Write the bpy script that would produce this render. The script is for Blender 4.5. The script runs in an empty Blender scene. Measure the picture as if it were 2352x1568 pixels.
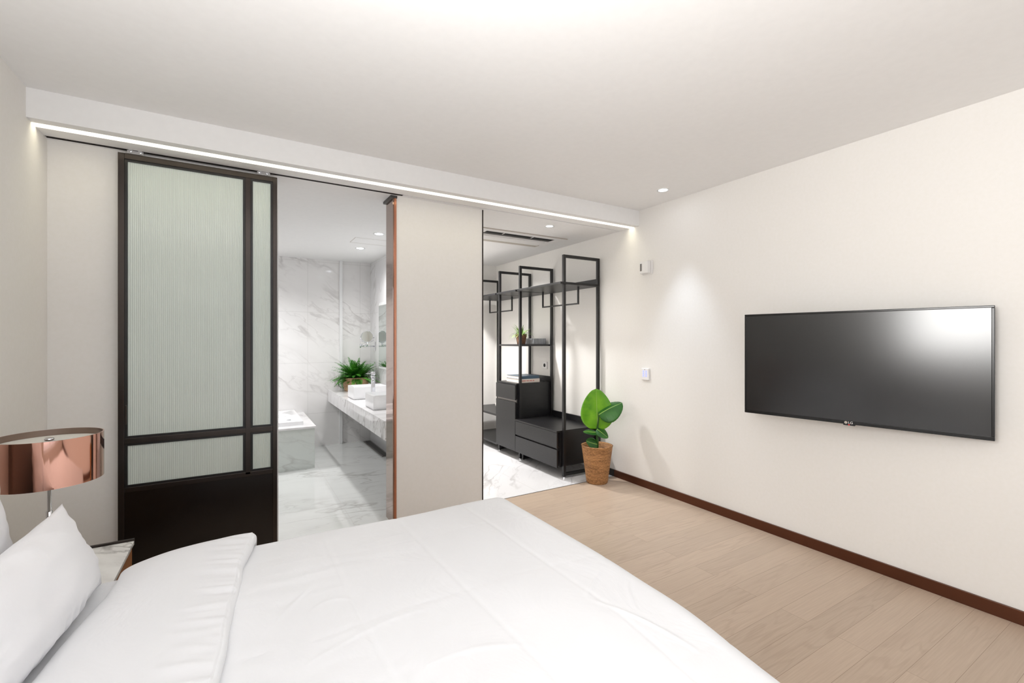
import bpy, bmesh, math, random
from mathutils import Vector, Matrix, noise
random.seed(7)
SC = bpy.context.scene
COL = SC.collection
PI = math.pi

# ------------------------------------------------------------------ helpers
def lin(*c):
    return tuple((v/255/12.92 if v/255 <= .04045 else ((v/255+.055)/1.055)**2.4) for v in c) + (1,)

class MB:
    def __init__(s): s.bm = bmesh.new()
    def box(s, x0, x1, y0, y1, z0, z1, bev=0, seg=2):
        r = bmesh.ops.create_cube(s.bm, size=1)
        bmesh.ops.scale(s.bm, vec=(x1-x0, y1-y0, z1-z0), verts=r['verts'])
        bmesh.ops.translate(s.bm, vec=((x0+x1)/2, (y0+y1)/2, (z0+z1)/2), verts=r['verts'])
        if bev:
            ed = list({e for v in r['verts'] for e in v.link_edges})
            bmesh.ops.bevel(s.bm, geom=ed, offset=bev, segments=seg, profile=.5, affect='EDGES')
        return s
    def lathe(s, prof, c=(0, 0, 0), n=32, cap=False, axis='Z'):
        rings = []
        for r, z in prof:
            ring = []
            for i in range(n):
                a = 2*PI*i/n
                p = (r*math.cos(a), r*math.sin(a), z)
                if axis == 'X': p = (p[2], p[0], p[1])
                if axis == 'Y': p = (p[0], p[2], p[1])
                ring.append(s.bm.verts.new((c[0]+p[0], c[1]+p[1], c[2]+p[2])))
            rings.append(ring)
        for a, b in zip(rings, rings[1:]):
            for i in range(n):
                s.bm.faces.new((a[i], a[(i+1) % n], b[(i+1) % n], b[i]))
        if cap:
            s.bm.faces.new(rings[0][::-1]); s.bm.faces.new(rings[-1])
        return s
    def tube(s, pts, r, n=12, cap=True):
        pts = [Vector(p) for p in pts]
        rr = r if isinstance(r, (list, tuple)) else [r]*len(pts)
        rings = []
        for i, p in enumerate(pts):
            t = (pts[min(i+1, len(pts)-1)] - pts[max(i-1, 0)]).normalized()
            up = Vector((0, 0, 1)) if abs(t.z) < .9 else Vector((1, 0, 0))
            u = t.cross(up).normalized(); v = t.cross(u).normalized()
            rings.append([s.bm.verts.new(p+rr[i]*(math.cos(2*PI*k/n)*u+math.sin(2*PI*k/n)*v)) for k in range(n)])
        for a, b in zip(rings, rings[1:]):
            for i in range(n):
                s.bm.faces.new((a[i], a[(i+1) % n], b[(i+1) % n], b[i]))
        if cap:
            s.bm.faces.new(rings[0][::-1]); s.bm.faces.new(rings[-1])
        return s
    def grid(s, f, nu, nv, closed_u=False):
        V = [[s.bm.verts.new(f(i/nu, j/nv)) for j in range(nv+1)] for i in range(nu if closed_u else nu+1)]
        m = len(V)
        for i in range(nu):
            for j in range(nv):
                a, b = V[i % m], V[(i+1) % m]
                s.bm.faces.new((a[j], b[j], b[j+1], a[j+1]))
        return s
    def build(s, name, mat, parent=None, smooth=False, auto=None):
        bmesh.ops.recalc_face_normals(s.bm, faces=s.bm.faces)
        me = bpy.data.meshes.new(name); s.bm.to_mesh(me); s.bm.free()
        me.materials.append(mat)
        if smooth or auto:
            for p in me.polygons: p.use_smooth = True
        if auto:
            me.set_sharp_from_angle(angle=math.radians(auto))
        o = bpy.data.objects.new(name, me); COL.objects.link(o)
        if parent is not None:
            o.parent = parent
            o.matrix_parent_inverse = Matrix.Translation(-parent.location) if parent.type == 'EMPTY' else Matrix()
        return o

def tag(o, label, cat, group=None):
    o['label'] = label; o['category'] = cat
    if group: o['group'] = group
    return o
def thing(name, loc, label, cat, group=None):
    o = bpy.data.objects.new(name, None); COL.objects.link(o); o.location = loc
    o.empty_display_size = .1
    return tag(o, label, cat, group)
def struct(name, mb, mat, parent=None, **k):
    o = mb.build(name, mat, parent, **k)
    if parent is None: o['kind'] = 'structure'
    return o

# ------------------------------------------------------------------ materials
def mat(name, col=(.8, .8, .8, 1), rough=.5, metal=0, **kw):
    m = bpy.data.materials.new(name); m.use_nodes = True
    b = m.node_tree.nodes['Principled BSDF']
    b.inputs['Base Color'].default_value = col
    b.inputs['Roughness'].default_value = rough
    b.inputs['Metallic'].default_value = metal
    for k, v in kw.items(): b.inputs[k.replace('_', ' ')].default_value = v
    return m
def N(m, t, **kw):
    n = m.node_tree.nodes.new(t)
    for k, v in kw.items():
        if k.startswith('i_'): n.inputs[k[2:].replace('_', ' ')].default_value = v
        else: setattr(n, k, v)
    return n
def L(m, a, b): m.node_tree.links.new(a, b)
def bsdf(m): return m.node_tree.nodes['Principled BSDF']
def bump(m, height, strength=.2, dist=.002):
    b = N(m, 'ShaderNodeBump'); b.inputs['Strength'].default_value = strength; b.inputs['Distance'].default_value = dist
    L(m, height, b.inputs['Height']); L(m, b.outputs[0], bsdf(m).inputs['Normal'])
def noise_var(m, col_a, col_b, scale=5, detail=4, strength=.0, bdist=.001, stretch=(1, 1, 1)):
    tc = N(m, 'ShaderNodeTexCoord'); mp = N(m, 'ShaderNodeMapping'); mp.inputs['Scale'].default_value = stretch
    L(m, tc.outputs['Object'], mp.inputs[0])
    nz = N(m, 'ShaderNodeTexNoise'); nz.inputs['Scale'].default_value = scale; nz.inputs['Detail'].default_value = detail
    L(m, mp.outputs[0], nz.inputs[0])
    cr = N(m, 'ShaderNodeValToRGB'); cr.color_ramp.elements[0].color = col_a; cr.color_ramp.elements[1].color = col_b
    cr.color_ramp.elements[0].position = .3; cr.color_ramp.elements[1].position = .7
    L(m, nz.outputs[0], cr.inputs[0]); L(m, cr.outputs[0], bsdf(m).inputs['Base Color'])
    if strength: bump(m, nz.outputs[0], strength, bdist)
    return m

M = {}
M['wall'] = noise_var(mat('wall_paint', rough=.85), lin(236, 233, 228), lin(238, 235, 231), 60, 3, .15, .0006)
M['ceil'] = noise_var(mat('ceiling_paint', rough=.9), lin(240, 239, 238), lin(242, 241, 240), 30, 2, .08, .0005)
M['beam'] = M['ceil']

def marble(name, tile=None, plane='XY', off=(0, 0), rough=.08, vein=.55, scale=1.0, seed=0.0, base=(238, 237, 238), rot=.6):
    m = mat(name, rough=rough)
    tc = N(m, 'ShaderNodeTexCoord')
    mp = N(m, 'ShaderNodeMapping'); mp.inputs['Location'].default_value = (seed, seed*.7, seed*1.3)
    L(m, tc.outputs['Object'], mp.inputs[0])
    sep = N(m, 'ShaderNodeSeparateXYZ'); L(m, tc.outputs['Object'], sep.inputs[0])
    ax = {'XY': ('X', 'Y'), 'XZ': ('X', 'Z'), 'YZ': ('Y', 'Z')}[plane]
    cmb = N(m, 'ShaderNodeCombineXYZ')
    for k, a in enumerate(ax):
        ad = N(m, 'ShaderNodeMath', operation='ADD'); ad.inputs[1].default_value = off[k] + 12.0*(tile[k] if tile else 0)
        L(m, sep.outputs[a], ad.inputs[0]); L(m, ad.outputs[0], cmb.inputs[k])
    # vein coordinates: rotated and stretched so veins run diagonally
    r1 = N(m, 'ShaderNodeMapping'); r1.inputs['Rotation'].default_value = (0, 0, rot)
    r1.inputs['Location'].default_value = (seed, seed*1.7, 0)
    L(m, cmb.outputs[0], r1.inputs[0])
    r2 = N(m, 'ShaderNodeMapping'); r2.inputs['Scale'].default_value = (1.0*scale, 2.6*scale, 1)
    L(m, r1.outputs[0], r2.inputs[0])
    wn = N(m, 'ShaderNodeTexNoise'); wn.inputs['Scale'].default_value = 2.2; wn.inputs['Detail'].default_value = 6
    L(m, r2.outputs[0], wn.inputs[0])
    mx = N(m, 'ShaderNodeVectorMath', operation='SCALE'); mx.inputs['Scale'].default_value = .55
    L(m, wn.outputs['Color'], mx.inputs[0])
    av = N(m, 'ShaderNodeVectorMath', operation='ADD'); L(m, r2.outputs[0], av.inputs[0]); L(m, mx.outputs[0], av.inputs[1])
    def ridge(sc, w, det):
        nz = N(m, 'ShaderNodeTexNoise'); nz.inputs['Scale'].default_value = sc; nz.inputs['Detail'].default_value = det
        nz.inputs['Roughness'].default_value = .45
        L(m, av.outputs[0], nz.inputs[0])
        s = N(m, 'ShaderNodeMath', operation='SUBTRACT'); s.inputs[1].default_value = .5; L(m, nz.outputs[0], s.inputs[0])
        a = N(m, 'ShaderNodeMath', operation='ABSOLUTE'); L(m, s.outputs[0], a.inputs[0])
        mr = N(m, 'ShaderNodeMapRange'); mr.inputs['From Min'].default_value = 0; mr.inputs['From Max'].default_value = w
        mr.inputs['To Min'].default_value = 1; mr.inputs['To Max'].default_value = 0
        L(m, a.outputs[0], mr.inputs['Value']); return mr.outputs[0]
    a = ridge(1.3, .02, 2); b = ridge(3.0, .025, 3)
    # patchy presence of the veins
    pn = N(m, 'ShaderNodeTexNoise'); pn.inputs['Scale'].default_value = 1.6; pn.inputs['Detail'].default_value = 2
    L(m, r1.outputs[0], pn.inputs[0])
    pm = N(m, 'ShaderNodeMapRange'); pm.inputs['From Min'].default_value = .42; pm.inputs['From Max'].default_value = .62
    L(m, pn.outputs[0], pm.inputs['Value'])
    b2 = N(m, 'ShaderNodeMath', operation='MULTIPLY'); L(m, b, b2.inputs[0]); b2.inputs[1].default_value = .5
    mxx = N(m, 'ShaderNodeMath', operation='MAXIMUM'); L(m, a, mxx.inputs[0]); L(m, b2.outputs[0], mxx.inputs[1])
    mu = N(m, 'ShaderNodeMath', operation='MULTIPLY'); L(m, mxx.outputs[0], mu.inputs[0]); L(m, pm.outputs[0], mu.inputs[1])
    m2 = N(m, 'ShaderNodeMath', operation='MULTIPLY'); L(m, mu.outputs[0], m2.inputs[0]); m2.inputs[1].default_value = vein
    # soft clouds
    cn = N(m, 'ShaderNodeMapRange'); cn.inputs['From Min'].default_value = .45; cn.inputs['From Max'].default_value = .8
    cn.inputs['To Max'].default_value = .25*vein; L(m, wn.outputs[0], cn.inputs['Value'])
    ad = N(m, 'ShaderNodeMath', operation='ADD'); ad.use_clamp = True
    L(m, m2.outputs[0], ad.inputs[0]); L(m, cn.outputs[0], ad.inputs[1])
    mix = N(m, 'ShaderNodeMix', data_type='RGBA'); mix.inputs[6].default_value = lin(*base); mix.inputs[7].default_value = lin(128, 120, 116)
    L(m, ad.outputs[0], mix.inputs[0]); out = mix.outputs[2]
    if tile:
        br = N(m, 'ShaderNodeTexBrick'); br.offset = 0; br.squash = 1
        br.inputs['Scale'].default_value = 1; br.inputs['Mortar Size'].default_value = .0016; br.inputs['Mortar Smooth'].default_value = .2
        br.inputs['Brick Width'].default_value = tile[0]; br.inputs['Row Height'].default_value = tile[1]
        L(m, cmb.outputs[0], br.inputs[0])
        mm = N(m, 'ShaderNodeMix', data_type='RGBA'); mm.inputs[7].default_value = lin(214, 212, 210)
        L(m, br.outputs['Fac'], mm.inputs[0]); L(m, out, mm.inputs[6]); out = mm.outputs[2]
    L(m, out, bsdf(m).inputs['Base Color'])
    return m
M['mb_wall'] = marble('marble_wall_tiles', (.6, .6), 'XZ', (-.107, -.39), .1, .38, .9, 3.1, (241, 239, 238), rot=.55)
M['mb_side'] = marble('marble_side_wall_tiles', (.6, .6), 'YZ', (-.256, -.39), .12, .38, .9, 8.1, rot=.9)
M['mb_floor'] = marble('marble_bath_floor', (.6, 1.2), 'XY', (-.085, -1.3), .03, .42, 1.0, 5.4, (224, 226, 224), rot=.1)
M['mb_closet'] = marble('marble_closet_floor', (.6, 1.2), 'XY', (-.347, -.64), .05, .4, .9, 1.7, rot=2.3)
M['mb_counter'] = marble('marble_counter', None, 'YZ', (0, 0), .08, .8, 1.6, 11.3, rot=1.1)
M['mb_tub'] = marble('marble_tub_front', (1.2, .6), 'XZ', (0.53, .19), .08, .3, .9, 6.3, (214, 219, 215), rot=.2)
M['mb_deck'] = marble('marble_tub_deck', None, 'XY', (0, 0), .1, .7, 1.4, 14.3, rot=1.2)
M['mb_night'] = marble('marble_nightstand', None, 'XY', (0, 0), .1, 1.0, 1.9, 23.9, (250, 249, 246), rot=.9)
M['white_gloss'] = mat('white_ceramic', lin(245, 245, 246), .12)
M['chrome'] = mat('chrome', lin(225, 226, 230), .08, 1)
M['trimw'] = mat('white_trim', lin(240, 240, 240), .3)
M['bronze'] = mat('dark_bronze', lin(66, 60, 57), .28, .85)
M['bronze_front'] = mat('door_bronze', lin(66, 60, 57), .26, .8)
M['bronze_bead'] = mat('black_glazing_bead', lin(22, 20, 19), .35)
M['black_panel'] = mat('black_lacquer', lin(20, 15, 13), .25)
M['copper_jamb'] = mat('copper_jamb', lin(190, 130, 104), .22, 1)
M['bronze_glass'] = mat('bronze_mirror_panel', lin(160, 140, 130), .05, 1)
M['copper'] = mat('copper_mirror', lin(218, 168, 150), .05, 1)
M['copper_in'] = mat('shade_inner_metal', lin(150, 132, 122), .3, 1)
M['diffuser'] = mat('lamp_diffuser', lin(225, 222, 214), .5)
M['blackmetal'] = mat('black_powder_coat', lin(24, 23, 24), .38)
M['blackwood'] = noise_var(mat('black_stained_wood', rough=.38), lin(17, 17, 18), lin(27, 26, 28), 14, 5, .2, .0006, (1, 1, 12))
M['shadow_gap'] = mat('groove', lin(8, 8, 8), .6)
M['tvb'] = mat('tv_bezel', lin(14, 14, 15), .25)
M['tvback'] = mat('tv_back', lin(24, 24, 26), .55)
M['tvs'] = mat('tv_screen', lin(4, 5, 7), .21, 0, Specular_IOR_Level=1.0)
M['plastic'] = mat('white_plastic', lin(236, 234, 232), .35)
M['darkgrey'] = mat('dark_grey_plastic', lin(70, 68, 66), .5)
M['beige'] = mat('beige_grille', lin(190, 182, 172), .6)
M['dark'] = mat('dark_recess', lin(18, 18, 18), .8)
M['silver'] = mat('mirror_silver', lin(225, 232, 230), .01, 1)
M['drain'] = mat('grey_steel', lin(130, 126, 124), .35, .8)
M['rubber'] = mat('cork_grey', lin(120, 118, 116), .5)
M['headb'] = mat('headboard_fabric', lin(120, 104, 94), .8)
M['basewood'] = mat('bed_base_brown', lin(92, 70, 56), .6)
M['walnut'] = noise_var(mat('brown_wood_side', rough=.4), lin(128, 82, 44), lin(160, 106, 60), 6, 5, 0, .001, (1, 1, 8))
M['soil'] = noise_var(mat('soil', rough=.9), lin(40, 30, 22), lin(70, 54, 40), 60, 3, .5, .004)
M['book_blue'] = mat('book_blue_cover', lin(52, 78, 98), .4)
M['book_red'] = mat('book_cream_cover', lin(214, 202, 192), .5)
M['red_ink'] = mat('red_ink', lin(190, 70, 56), .5)
M['paper'] = mat('book_pages', lin(236, 232, 226), .8)
M['greybox'] = noise_var(mat('grey_marbled_board', rough=.6), lin(140, 142, 146), lin(190, 192, 196), 9, 6, 0, .001, (6, 6, 1))
M['towel'] = mat('white_cloth', lin(240, 236, 232), .9)
M['copperbase'] = mat('brushed_copper_skirting', lin(104, 68, 52), .33, .9)
m = M['copperbase']; tc = N(m, 'ShaderNodeTexCoord'); mp = N(m, 'ShaderNodeMapping'); mp.inputs['Scale'].default_value = (1, 2, 300)
L(m, tc.outputs['Object'], mp.inputs[0]); nz = N(m, 'ShaderNodeTexNoise'); nz.inputs['Scale'].default_value = 3; L(m, mp.outputs[0], nz.inputs[0]); bump(m, nz.outputs[0], .15, .0006)

def emis(name, col, s):
    m = mat(name, col, .5); b = bsdf(m)
    b.inputs['Emission Color'].default_value = col; b.inputs['Emission Strength'].default_value = s
    return m
M['led'] = emis('led_warm', lin(255, 250, 228), 5)
M['spot'] = emis('downlight_lens', lin(240, 246, 255), 30)
M['key_led'] = emis('keypad_blue', lin(110, 130, 255), 1.6)
M['red_led'] = emis('standby_red', lin(255, 30, 20), 1.0)

# ribbed glass, pale green-grey, satin back
m = M['reed'] = mat('reeded_glass', lin(220, 229, 222), .2, Specular_IOR_Level=.6)
bsdf(m).inputs['Coat Weight'].default_value = .5; bsdf(m).inputs['Coat Roughness'].default_value = .08
bsdf(m).inputs['Transmission Weight'].default_value = .15

# wood planks along X
m = M['wood'] = mat('oak_planks', rough=.38)
tc = N(m, 'ShaderNodeTexCoord')
br = N(m, 'ShaderNodeTexBrick'); br.offset = .37; br.offset_frequency = 2
br.inputs['Scale'].default_value = 1; br.inputs['Brick Width'].default_value = 1.25; br.inputs['Row Height'].default_value = .118
br.inputs['Mortar Size'].default_value = .0009; br.inputs['Mortar Smooth'].default_value = .6; br.inputs['Bias'].default_value = 0
br.inputs['Color1'].default_value = (.0, 0, 0, 1); br.inputs['Color2'].default_value = (1, 1, 1, 1); br.inputs['Mortar'].default_value = (.5, .5, .5, 1)
ofs = N(m, 'ShaderNodeMapping'); ofs.inputs['Location'].default_value = (10.3, 12.02, 0)
L(m, tc.outputs['Object'], ofs.inputs[0]); L(m, ofs.outputs[0], br.inputs[0])
# grain with per-plank shift
sh = N(m, 'ShaderNodeVectorMath', operation='SCALE'); sh.inputs['Scale'].default_value = 7.3; L(m, br.outputs['Color'], sh.inputs[0])
ad = N(m, 'ShaderNodeVectorMath', operation='ADD'); L(m, tc.outputs['Object'], ad.inputs[0]); L(m, sh.outputs[0], ad.inputs[1])
mp = N(m, 'ShaderNodeMapping'); mp.inputs['Scale'].default_value = (1.1, 9, 1); L(m, ad.outputs[0], mp.inputs[0])
n1 = N(m, 'ShaderNodeTexNoise'); n1.inputs['Scale'].default_value = 1.1; n1.inputs['Detail'].default_value = 2; L(m, mp.outputs[0], n1.inputs[0])
mu = N(m, 'ShaderNodeMath', operation='MULTIPLY'); mu.inputs[1].default_value = 60; L(m, n1.outputs[0], mu.inputs[0])
sn = N(m, 'ShaderNodeMath', operation='SINE'); L(m, mu.outputs[0], sn.inputs[0])
mp2 = N(m, 'ShaderNodeMapping'); mp2.inputs['Scale'].default_value = (6, 160, 1); L(m, ad.outputs[0], mp2.inputs[0])
n2 = N(m, 'ShaderNodeTexNoise'); n2.inputs['Scale'].default_value = 1; n2.inputs['Detail'].default_value = 3; L(m, mp2.outputs[0], n2.inputs[0])
g1 = N(m, 'ShaderNodeMapRange'); g1.inputs['From Min'].default_value = .2; g1.inputs['From Max'].default_value = 1; g1.inputs['To Max'].default_value = .17; L(m, sn.outputs[0], g1.inputs['Value'])
# plank figure shows only in patches
n3 = N(m, 'ShaderNodeTexNoise'); n3.inputs['Scale'].default_value = 1.3; L(m, ad.outputs[0], n3.inputs[0])
g3 = N(m, 'ShaderNodeMapRange'); g3.inputs['From Min'].default_value = .45; g3.inputs['From Max'].default_value = .6; L(m, n3.outputs[0], g3.inputs['Value'])
gm = N(m, 'ShaderNodeMath', operation='MULTIPLY'); L(m, g1.outputs[0], gm.inputs[0]); L(m, g3.outputs[0], gm.inputs[1])
g2 = N(m, 'ShaderNodeMath', operation='MULTIPLY_ADD'); g2.inputs[1].default_value = .55; L(m, n2.outputs[0], g2.inputs[0]); L(m, gm.outputs[0], g2.inputs[2])
cr = N(m, 'ShaderNodeValToRGB'); cr.color_ramp.elements[0].color = lin(196, 176, 156); cr.color_ramp.elements[1].color = lin(164, 142, 123)
cr.color_ramp.elements[0].position = .1; cr.color_ramp.elements[1].position = .8
L(m, g2.outputs[0], cr.inputs[0])
hv = N(m, 'ShaderNodeHueSaturation'); L(m, cr.outputs[0], hv.inputs['Color'])
vv = N(m, 'ShaderNodeMapRange'); vv.inputs['To Min'].default_value = .95; vv.inputs['To Max'].default_value = 1.04; L(m, br.outputs['Color'], vv.inputs['Value']); L(m, vv.outputs[0], hv.inputs['Value'])
mx = N(m, 'ShaderNodeMix', data_type='RGBA'); mx.inputs[7].default_value = lin(138, 116, 98)
L(m, br.outputs['Fac'], mx.inputs[0]); L(m, hv.outputs[0], mx.inputs[6]); L(m, mx.outputs[2], bsdf(m).inputs['Base Color'])

# bed linen
def linen(name, c, wr=.35):
    m = mat(name, c, .62, Sheen_Weight=.2)
    tc = N(m, 'ShaderNodeTexCoord')
    n1 = N(m, 'ShaderNodeTexNoise'); n1.inputs['Scale'].default_value = 5; n1.inputs['Detail'].default_value = 5; n1.inputs['Distortion'].default_value = .8
    L(m, tc.outputs['Object'], n1.inputs[0]); bump(m, n1.outputs[0], wr, .012)
    return m
M['linen'] = linen('white_cotton', lin(236, 237, 240), .45)
M['linen_p'] = linen('white_pillow_cotton', lin(236, 236, 239), .45)

def wicker(name, a, b, rows):
    m = mat(name, rough=.6)
    tc = N(m, 'ShaderNodeTexCoord'); sp = N(m, 'ShaderNodeSeparateXYZ'); L(m, tc.outputs['Object'], sp.inputs[0])
    mz = N(m, 'ShaderNodeMath', operation='MULTIPLY'); mz.inputs[1].default_value = rows; L(m, sp.outputs['Z'], mz.inputs[0])
    sz = N(m, 'ShaderNodeMath', operation='SINE'); L(m, mz.outputs[0], sz.inputs[0])
    n = N(m, 'ShaderNodeTexNoise'); n.inputs['Scale'].default_value = 60; n.inputs['Detail'].default_value = 3
    mp = N(m, 'ShaderNodeMapping'); mp.inputs['Scale'].default_value = (1, 1, 3); L(m, tc.outputs['Object'], mp.inputs[0]); L(m, mp.outputs[0], n.inputs[0])
    n2 = N(m, 'ShaderNodeTexNoise'); n2.inputs['Scale'].default_value = 1; mp3 = N(m, 'ShaderNodeMapping'); mp3.inputs['Scale'].default_value = (4, 4, 30)
    L(m, tc.outputs['Object'], mp3.inputs[0]); L(m, mp3.outputs[0], n2.inputs[0])
    s = N(m, 'ShaderNodeMath', operation='MULTIPLY_ADD'); s.inputs[1].default_value = .22; L(m, sz.outputs[0], s.inputs[0]); L(m, n.outputs[0], s.inputs[2])
    s2 = N(m, 'ShaderNodeMath', operation='MULTIPLY_ADD'); s2.inputs[1].default_value = .6; L(m, n2.outputs[0], s2.inputs[0]); L(m, s.outputs[0], s2.inputs[2])
    cr = N(m, 'ShaderNodeValToRGB'); cr.color_ramp.elements[0].color = a; cr.color_ramp.elements[1].color = b
    cr.color_ramp.elements[0].position = .5; cr.color_ramp.elements[1].position = 1.0
    L(m, s2.outputs[0], cr.inputs[0]); L(m, cr.outputs[0], bsdf(m).inputs['Base Color'])
    bump(m, s2.outputs[0], .8, .004)
    return m
M['wick'] = wicker('rattan_weave', lin(96, 56, 22), lin(204, 150, 96), 620)
M['jute'] = wicker('jute_weave', lin(140, 100, 66), lin(214, 178, 140), 500)
M['bark'] = wicker('brown_bark_weave', lin(70, 46, 32), lin(150, 108, 80), 900)

def leafmat(name, a, b, stripes=0, rough=.35):
    m = mat(name, rough=rough)
    noise_var(m, a, b, 9, 3)
    return m
M['leaf_bright'] = leafmat('bright_green_leaf', lin(84, 150, 20), lin(128, 190, 36), rough=.25)
M['leaf_dark'] = leafmat('dark_green_leaf', lin(26, 78, 24), lin(52, 112, 34))
M['midrib'] = mat('pale_midrib', lin(160, 196, 96), .4)
M['fern'] = leafmat('fern_green', lin(28, 92, 18), lin(84, 160, 44), rough=.45)
M['grass'] = leafmat('grassy_leaf', lin(70, 116, 36), lin(150, 180, 90), rough=.5)
M['stem'] = mat('green_stem', lin(44, 88, 26), .45)

# ------------------------------------------------------------------ dimensions
XL, XR = -.806, 3.0
YB = 3.11; ZC = 2.39; ZS = 2.258; YR = -2.2

# ---- room shell
mb = MB()                                     # left wall; window opening added for the television highlight
mb.box(XL-.15, XL, .80, 3.11, 0, 2.6); mb.box(XL-.15, XL, YR-.15, -.20, 0, 2.6)
mb.box(XL-.15, XL, -.20, .80, 0, 1.14); mb.box(XL-.15, XL, -.20, .80, 2.16, 2.6)
struct('wall_left', mb, M['wall'])
struct('wall_right', MB().box(XR, XR+.15, YR-.15, 5.56, 0, 2.6), M['wall'])
mb = MB()
mb.box(XL, XR, YR-.15, YR, 0, .15); mb.box(XL, XR, YR-.15, YR, 2.25, 2.6)
mb.box(XL, -.3, YR-.15, YR, .15, 2.25); mb.box(2.6, XR, YR-.15, YR, .15, 2.25)
struct('wall_rear', mb, M['wall'])
struct('wall_back', MB().box(-1.35, .203, YB, 3.27, 0, 2.6), M['wall'])
struct('wall_column', MB().box(.935, 1.604, YB, 3.27, 0, 2.6).box(1.47, 1.604, 3.27, 5.56, 0, 2.6), M['wall'])
struct('wall_closet', MB().box(1.604, XR, 5.41, 5.56, 0, 2.6), M['wall'])
struct('wall_bathroom_back', MB().box(-1.35, 1.47, 5.856, 6.0, 0, 2.6), M['mb_wall'])
struct('wall_bathroom_left', MB().box(-1.35, -1.2, 3.27, 5.856, 0, 2.6), M['mb_side'])
struct('wall_bathroom_right', MB().box(1.43, 1.47, 3.27, 5.856, 0, 2.6), M['mb_side'])
struct('floor', MB().box(XL-.15, XR+.15, YR-.15, 3.15, -.12, 0), M['wood'])
struct('floor_closet', MB().box(1.604, XR, 3.15, 5.5, -.12, 0), M['mb_closet'])
struct('floor_bathroom', MB().box(-1.35, 1.604, 3.15, 5.9, -.12, 0), M['mb_floor'])
struct('ceiling', MB().box(XL-.15, XR+.15, YR-.15, 2.86, ZC, ZC+.25), M['ceil'])
struct('trim_1', MB().box(XL, XR, 2.845, 2.902, ZS, ZC+.02).box(XL, XR, 2.902, 3.0, 2.345, 2.6), M['beam'])      # beam lip and top of cove
struct('ceiling_soffit', MB().box(XL, XR, 2.957, 3.063, ZS, 2.5).box(XL, XR, 3.079, 3.27, ZS, 2.5).box(XL, XR, 3.063, 3.079, 2.30, 2.5)
       .box(1.604, XR, 3.27, 5.5, ZS, 2.5), M['ceil'])
mb = MB().box(-1.35, 1.47, 3.95, 5.9, 2.22, 2.5)
vs = [mb.bm.verts.new(p) for p in ((-1.35, 3.27, ZS), (1.47, 3.27, ZS), (1.47, 3.95, 2.22), (-1.35, 3.95, 2.22), (-1.35, 3.27, 2.5), (1.47, 3.27, 2.5), (1.47, 3.95, 2.5), (-1.35, 3.95, 2.5))]
for f in ((0, 1, 2, 3), (4, 5, 6, 7), (0, 1, 5, 4), (1, 2, 6, 5), (3, 0, 4, 7)): mb.bm.faces.new([vs[i] for i in f])
struct('ceiling_bathroom', mb, M['ceil'])
struct('trim_2', MB().box(1.6, 1.608, 3.105, 3.112, 0, ZS), M['bronze'])                                       # thin metal edge of the white column
struct('trim_3', MB().box(1.058, 1.092, 5.826, 5.856, 0, 2.22, .002), M['trimw'])
struct('trim_4', MB().box(1.604, 2.98, 3.146, 3.154, -.01, .0015), M['drain'])                                  # threshold strip
struct('baseboard_right', MB().box(2.986, 3.0, YR, 3.14, 0, .062, .001), M['copperbase'])
struct('baseboard_closet', MB().box(2.986, 3.0, 3.141, 3.33, 0, .062, .001), M['bronze'])
# door head, jamb
struct('trim_5', MB().box(.911, .935, 3.108, 3.27, 0, ZS-.018), M['bronze_glass'])
struct('trim_6', MB().box(.919, .935, 3.100, 3.1075, 0, ZS-.018, .0015), M['copper_jamb'])
struct('trim_7', MB().box(.203, .211, 3.11, 3.27, 0, ZS), M['trimw'])
struct('trim_8', MB().box(.895, .94, 3.10, 3.29, ZS-.018, ZS-.002), M['darkgrey'])

# door track
t = thing('door_track', (0, 3.07, 2.25), 'slim dark sliding door rail recessed in the soffit above the glazed door', 'rail')
mb = MB().box(XL+.005, .97, 3.0635, 3.0785, 2.262, 2.30); mb.build('channel', M['darkgrey'], t)
MB().box(XL+.005, .97, 3.061, 3.0635, 2.2555, 2.264).box(XL+.005, .97, 3.0785, 3.081, 2.2555, 2.264).build('lip', M['bronze'], t)
for x in (-.46, .13):
    MB().box(x-.035, x+.035, 3.062, 3.084, 2.236, 2.262, .003).tube([(x-.02, 3.06, 2.256), (x-.02, 3.086, 2.256)], .008).tube([(x+.02, 3.06, 2.256), (x+.02, 3.086, 2.256)], .008).build('roller_carriage', M['chrome'], t)

# ---- sliding door
D0, D1, DY0, DY1 = -.529, .201, 3.052, 3.088
t = thing('sliding_door', (-.16, 3.07, .01), 'dark bronze framed sliding door with ribbed glass panes and black lower panel', 'door')
zt = 2.234
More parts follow.
